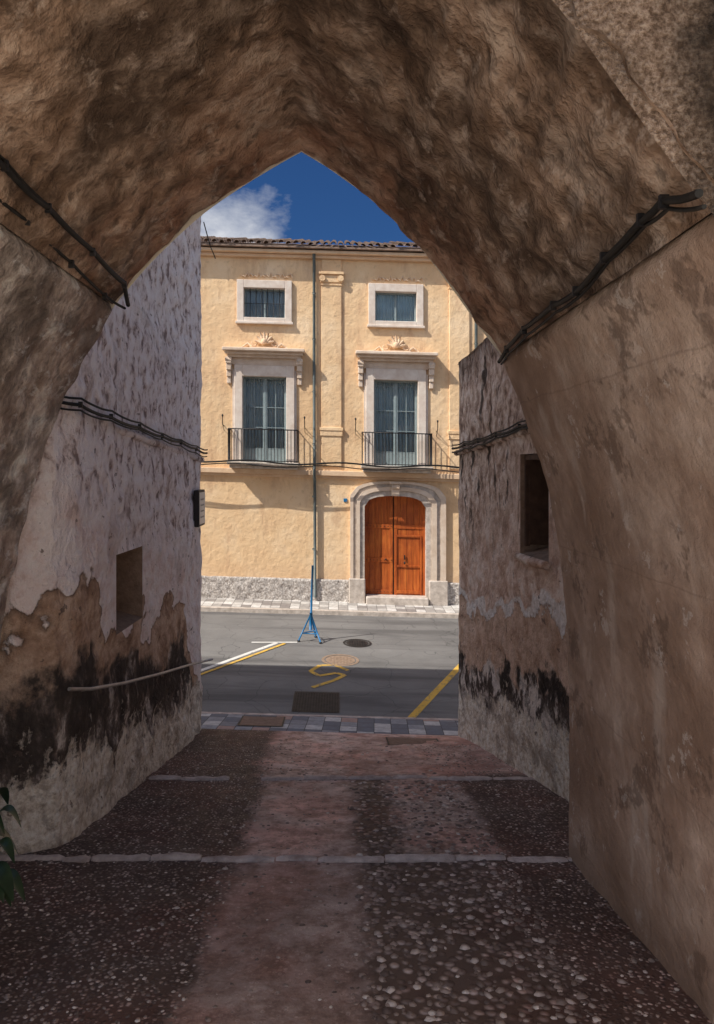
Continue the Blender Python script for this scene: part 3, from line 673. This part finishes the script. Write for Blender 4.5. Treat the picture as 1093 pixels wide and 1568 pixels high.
while x<XR:
    dz=random.uniform(-.03,.03); dy=random.uniform(-.05,.05); r=.094
    for rowi in range(0,9):
        y0=F-.48+dy+rowi*.5; zz=fz(386)+.06+dz+rowi*.5*.33
        n=8; vs=[]
        for (yy,rr,zo) in ((y0,r*1.05,.035),(y0+.56,r*.85,.56*.33)):
            for k in range(n+1): t=math.pi*k/n; vs.append((x+rr*math.cos(t),yy,zz+zo+rr*math.sin(t)))
            for k in range(n+1): t=math.pi*k/n; vs.append((x+(rr-.018)*math.cos(t),yy,zz+zo+(rr-.018)*math.sin(t)))
        m2=n+1; fs=[(k,k+1,2*m2+k+1,2*m2+k) for k in range(n)]+[(m2+k,k,k+1,m2+k+1) for k in range(n)]; rf.add(vs,fs)
    i+=1; x+=.235
rf.add([(XL,F-.44,fz(386)+.03),(XR,F-.44,fz(386)+.03),(XR,F+5,fz(386)+1.8),(XL,F+5,fz(386)+1.8)],[(0,1,2,3)])
rf.add([(XL,F-.44,fz(386)-.02),(XR,F-.44,fz(386)-.02),(XR,F+.1,fz(386)-.0),(XL,F+.1,fz(386)-.0)],[(0,1,2,3)])
rf.add([(XL,F-.44,fz(386)-.02),(XR,F-.44,fz(386)-.02),(XR,F-.44,fz(386)+.03),(XL,F-.44,fz(386)+.03)],[(0,1,2,3)])
rf.done('tiled_roof',TILE)
sd=FB()
for X in (XL,XR): sd.add([(X,F,-4.9),(X,F+9,-4.9),(X,F+9,fz(388)),(X,F,fz(388))],[(0,1,2,3)])
sd.done('side_walls',FAC)
def plinth(a,c,nm):
    def fn(u,v):
        top=fz(887)+.03*mn.noise(Vector((u*3,0,0))); z=min(v,top); k=.05+.03*mn.noise(Vector((u*5,0,v*5)))+.02*mn.noise(Vector((u*14,3,v*14)))
        if v>=fz(887)-.001: k=-.01
        return shear((u,F-k,z))
    surf(nm,lin(fx(a),fx(c),.05),lin(-4.9,fz(887)-.02,.05)+[fz(887)],fn,RUB,man,None,True)
plinth(-110,536,'rubble_plinth_a'); plinth(683,1125,'rubble_plinth_b')
e=empty('drainpipe'); 
for c in (481,728):
    b=MB(); b.tube([(fx(c),F-.22,fz(392)),(fx(c),F-.22,fz(400)),(fx(c),F-.09,fz(408)),(fx(c),F-.09,fz(560)),(fx(c)+.01,F-.09,fz(714)),(fx(c)+.01,F-.21,fz(720)),(fx(c)+.01,F-.21,fz(731)),(fx(c)+.02,F-.10,fz(738)),(fx(c)+.03,F-.10,fz(915))],.050,10)
    for z in (450,520,600,680,760,840): b.tube([(fx(c),F-.09,fz(z)),(fx(c),F-.09,fz(z+2.5))],.062,10)
    b.obj('pipe',PIPE,e,shear)
def ring(inn,out,p0,p1,name,mat):
    b=FB(); n=len(inn)
    I=[(fx(a),fz(c)) for a,c in inn]; O=[(fx(a),fz(c)) for a,c in out]
    vs=[(x,F-p0,z) for x,z in I]+[(x,F-p0,z) for x,z in O]+[(x,F+p1,z) for x,z in I]+[(x,F,z) for x,z in O]
    fs=[]
    for i in range(n-1):
        fs+=[(i,i+1,n+i+1,n+i),(2*n+i,2*n+i+1,i+1,i),(n+i,n+i+1,3*n+i+1,3*n+i)]
    b.add(vs,fs); b.done(name,mat)
def archpath(x0,x1,ytop,yspr,yb,n=14):
    pts=[(x0,yb),(x0,(yb+yspr)/2)]
    for i in range(n+1):
        t=i/n; x=x0+(x1-x0)*t; s=abs(2*t-1); pts.append((x,ytop+(yspr-ytop)*(1-(1-s**2.6)**(.5))))
    return pts+[(x1,(yb+yspr)/2),(x1,yb)]
ring(archpath(558,652,757,774,924),archpath(551,660,749,768,924),.10,.22,'door_inner_moulding',STONE)
ring(archpath(550.8,660.2,748.8,768,924),archpath(546,668,743,765,924),.15,0,'door_middle_moulding',TRIM)
ring(archpath(545.8,668.2,742.8,765,924),archpath(541,674,738.5,761,924),.09,0,'door_outer_moulding',STONE)
ring(archpath(540.8,674.2,738.3,761,924),archpath(536,682,734.6,757,924),.13,0,'door_edge_moulding',TRIM)
b=FB(); b.pb(599,611,736.5,757,.22,0,.02); b.pb(596,614,734.8,739,.26,0,.015)
b.tube([(fx(599),F-.22,fz(743)),(fx(611),F-.22,fz(743))],.07,8); b.done('keystone',TRIM)
b=FB(); b.pb(534,559,884,930,.20,0,.03); b.pb(656,685,884,930,.20,0,.03); b.done('jamb_blocks',STONE)
b=FB(); b.pb(560,655,910,935,.30,.3,.03); b.done('doorstep',STONE)
dl=FB(); dd=FB()
x0,x1,zt,zb=fx(556),fx(654),fz(752),fz(910); xm=fx(603)
y=F+.22
for k,(a,c) in enumerate(((x0,xm-.008),(xm+.008,x1))):
    n=5; w=(c-a)/n
    for j in range(n): dl.box(a+j*w+.004,a+(j+1)*w-.004,y-random.uniform(0,.006),y+.05,zb,zt,.004)
    for zz in (zb+.02,zb+1.05,zb+2.15): 
        if k==0 or zz>zb+1.9: dl.box(a+.02,c-.02,y-.028,y-.008,zz,zz+.14,.006)
    dl.box(a+.01,a+.12,y-.022,y-.008,zb,zt-.1,.005); dl.box(c-.12,c-.01,y-.022,y-.008,zb,zt-.1,.005)
a=xm+.05; c=x1-.15; 
for (p,q,r_,s_) in ((a,a+.06,zb,zb+1.95),(c-.06,c,zb,zb+1.95),(a+.06,c-.06,zb+1.88,zb+1.95),(a+.06,c-.06,zb+.9,zb+.97),(a+.06,c-.06,zb+.05,zb+.15)): dl.box(p,q,y-.04,y-.01,r_,s_,.006)
dl.done('door_leaves',WOOD)
dd.box(xm-.006,xm+.006,y-.03,y+.0,zb,zt); dd.box(xm+.34,xm+.38,y-.06,y-.03,zb+1.15,zb+1.3); dd.blob((xm+.36,y-.07,zb+1.05),(.035,.03,.05)); dd.blob((xm-.25,y-.05,zb+1.15),(.03,.03,.03)); 
for zz in (zb+.09,zb+1.12,zb+2.22):
    for j in range(8): dd.blob((x0+.12+j*.115,y-.032,zz),(.014,.012,.014),6,4)
dd.done('door_ironmongery',IRON)
b=FB(); b.pb(526,531.5,763,768,.03,0,.005); b.done('house_number_plate',BLUE)
e=empty('facade_cable')
for (z,r,o,ph) in ((706,.030,.65,0),(711,.018,.63,1)):
    b=MB(); pts=[]
    n=80
    for i in range(n+1):
        px=-100+(1200)*i/n; pts.append(shear((fx(px),F-o,fz(z+5+2.2*math.sin(px*.045+ph)))))
    b.tube(pts,r,6); b.obj('strand',CABLE,e)
b=MB(); b.box(XL-16,XL-.05,F-.0,F+9,-5.2,6.0); b.obj('neighbouring_house',PLN)
b=MB(); b.box(XR+.05,XR+16,F-.0,F+9,-5.5,7.2); b.obj('neighbouring_house',PLN)
# ------------------------------------------------------------------ blue stand
e=empty('blue_tripod_stand'); c=rp(471,982); zb=c.z; b=MB()
b.tube([(c.x+.08,c.y,zb+.35),(c.x+.13,c.y,zb+2.0)],.028,8); b.tube([(c.x+.075,c.y,zb+.3),(c.x+.09,c.y,zb+.75)],.042,8)
b.obj('pole',BLUE,e); b=MB(); top=Vector((c.x+.085,c.y,zb+.72))
feet=[(c.x-.24,c.y-.05),(c.x+.34,c.y-.18),(c.x+.20,c.y+.38)]
for fq in feet: b.tube([top,(fq[0],fq[1],zb+.02+S*0)],.022,6)
mids=[top*.28+Vector((q[0],q[1],zb+.02))*.72 for q in feet]
for i in range(3): b.tube([mids[i],mids[(i+1)%3]],.016,6)
b.obj('legs',BLUE,e); b=MB()
for fq in feet: b.blob((fq[0],fq[1],rz(fq[0],fq[1])+.02),(.045,.045,.025),8,4)
b.obj('feet',IRON,e)
# ------------------------------------------------------------------ potted plant
e=empty('potted_plant'); px_,py_=-2.32,4.35; g0=gz(py_)
b=MB(); n=20; vs=[]; prof=[(.0,.02),(.15,.02),(.20,.30),(.225,.30),(.225,.36),(.19,.36),(.18,.33),(0,.33)]
for r,z in prof:
    for k in range(n): t=2*math.pi*k/n; vs.append((px_+r*math.cos(t),py_+r*math.sin(t),g0+z))
b.add(vs,[(i*n+k,i*n+(k+1)%n,(i+1)*n+(k+1)%n,(i+1)*n+k) for i in range(len(prof)-1) for k in range(n)],True); b.obj('pot',POT,e)
b=MB(); lf=MB()
for k in range(46):
    a=random.random()*6.28; h=random.uniform(.3,.75); rr=random.uniform(.1,.28)
    tip=Vector((px_+rr*math.cos(a),py_+rr*math.sin(a),g0+.35+h)); b.tube([(px_,py_,g0+.33),(px_+rr*.4*math.cos(a),py_+rr*.4*math.sin(a),g0+.35+h*.7),tip],.006,5)
    L=random.uniform(.14,.24); W=L*.28; d=Vector((math.cos(a),math.sin(a),0)); s=Vector((-math.sin(a),math.cos(a),0)); m_=7; vs=[]
    for i in range(m_+1):
        t=i/m_; ctr=tip+d*L*t*.8+Vector((0,0,.25*L*math.sin(t*2)-L*.9*t*t)); w=W*math.sin(math.pi*min(1,t*.92+.06))**.8
        vs+=[ctr-s*w+Vector((0,0,.02*w/W)),ctr,ctr+s*w+Vector((0,0,.02*w/W))]
    lf.add(vs,[(3*i+j,3*i+j+1,3*i+j+4,3*i+j+3) for i in range(m_) for j in (0,1)],True)
b.obj('stems',LEAF,e); lf.obj('leaves',LEAF,e)
# ------------------------------------------------------------------ light
D=Vector((.83,.45,-1)).normalized()
sl=bpy.data.lights.new('sun','SUN'); sl.energy=5; sl.angle=math.radians(.5); sl.color=(1,.95,.86)
so=bpy.data.objects.new('sun',sl); sc.collection.objects.link(so); so.rotation_euler=D.to_track_quat('-Z','Y').to_euler(); so.location=(-20,-10,30)
w=bpy.data.worlds.new('World'); sc.world=w; w.use_nodes=True; nt=w.node_tree; bg=nt.nodes['Background']; bg.inputs[1].default_value=.15
sky=nt.nodes.new('ShaderNodeTexSky'); sky.sky_type='NISHITA'; sky.sun_disc=False
sky.sun_elevation=math.asin(-D.z); sky.sun_rotation=math.atan2(-D.x,-D.y)%(2*math.pi); sky.air_density=1.0; sky.dust_density=1.5; sky.ozone_density=.8
tc=nt.nodes.new('ShaderNodeTexCoord')
def wm(op,a,b_):
    n=nt.nodes.new('ShaderNodeMath'); n.operation=op; 
    for i,q in enumerate((a,b_)):
        if isinstance(q,bpy.types.NodeSocket): nt.links.new(q,n.inputs[i])
        else: n.inputs[i].default_value=q
    return n.outputs[0]
def wmap(v,a,b_):
    n=nt.nodes.new('ShaderNodeMapRange'); nt.links.new(v,n.inputs[0]); n.inputs[1].default_value=a; n.inputs[2].default_value=b_; return n.outputs[0]
dt=nt.nodes.new('ShaderNodeVectorMath'); dt.operation='DOT_PRODUCT'; nt.links.new(tc.outputs['Generated'],dt.inputs[0]); dt.inputs[1].default_value=(0,.92,.39)
mb=nt.nodes.new('ShaderNodeMix'); mb.data_type='RGBA'; mb.blend_type='MULTIPLY'; nt.links.new(wmap(dt.outputs['Value'],.78,.94),mb.inputs[0]); nt.links.new(sky.outputs[0],mb.inputs[6]); mb.inputs[7].default_value=(.12,.25,.45,1)
mp=nt.nodes.new('ShaderNodeMapping'); mp.inputs['Scale'].default_value=(1,1,1.8); nt.links.new(tc.outputs['Generated'],mp.inputs[0])
nz=nt.nodes.new('ShaderNodeTexNoise'); nz.inputs['Scale'].default_value=9; nz.inputs['Detail'].default_value=8; nz.inputs['Roughness'].default_value=.6; nt.links.new(mp.outputs[0],nz.inputs['Vector'])
dp=nt.nodes.new('ShaderNodeVectorMath'); dp.operation='DISTANCE'; nt.links.new(tc.outputs['Generated'],dp.inputs[0]); dp.inputs[1].default_value=Vector((-.15,1,.29)).normalized()
cl=wm('ADD',wm('MULTIPLY',dp.outputs['Value'],-9),wm('MULTIPLY',nz.outputs['Fac'],1.7))
mx=nt.nodes.new('ShaderNodeMix'); mx.data_type='RGBA'; nt.links.new(wmap(cl,-.05,.7),mx.inputs[0]); nt.links.new(mb.outputs[2],mx.inputs[6]); mx.inputs[7].default_value=(5.2,5.3,5.5,1)
nt.links.new(mx.outputs[2],bg.inputs[0])
sc.view_settings.view_transform='Standard'; sc.view_settings.look='None'; sc.view_settings.exposure=0
cam=bpy.data.cameras.new('cam'); co_=bpy.data.objects.new('camera',cam); sc.collection.objects.link(co_); sc.camera=co_
co_.rotation_euler=(math.radians(90),0,0); cam.sensor_width=36; cam.sensor_fit='AUTO'; cam.lens=FP/1568*36; cam.shift_x=28.5/1568; cam.shift_y=-66/1568; cam.clip_end=1000; cam.clip_start=.05
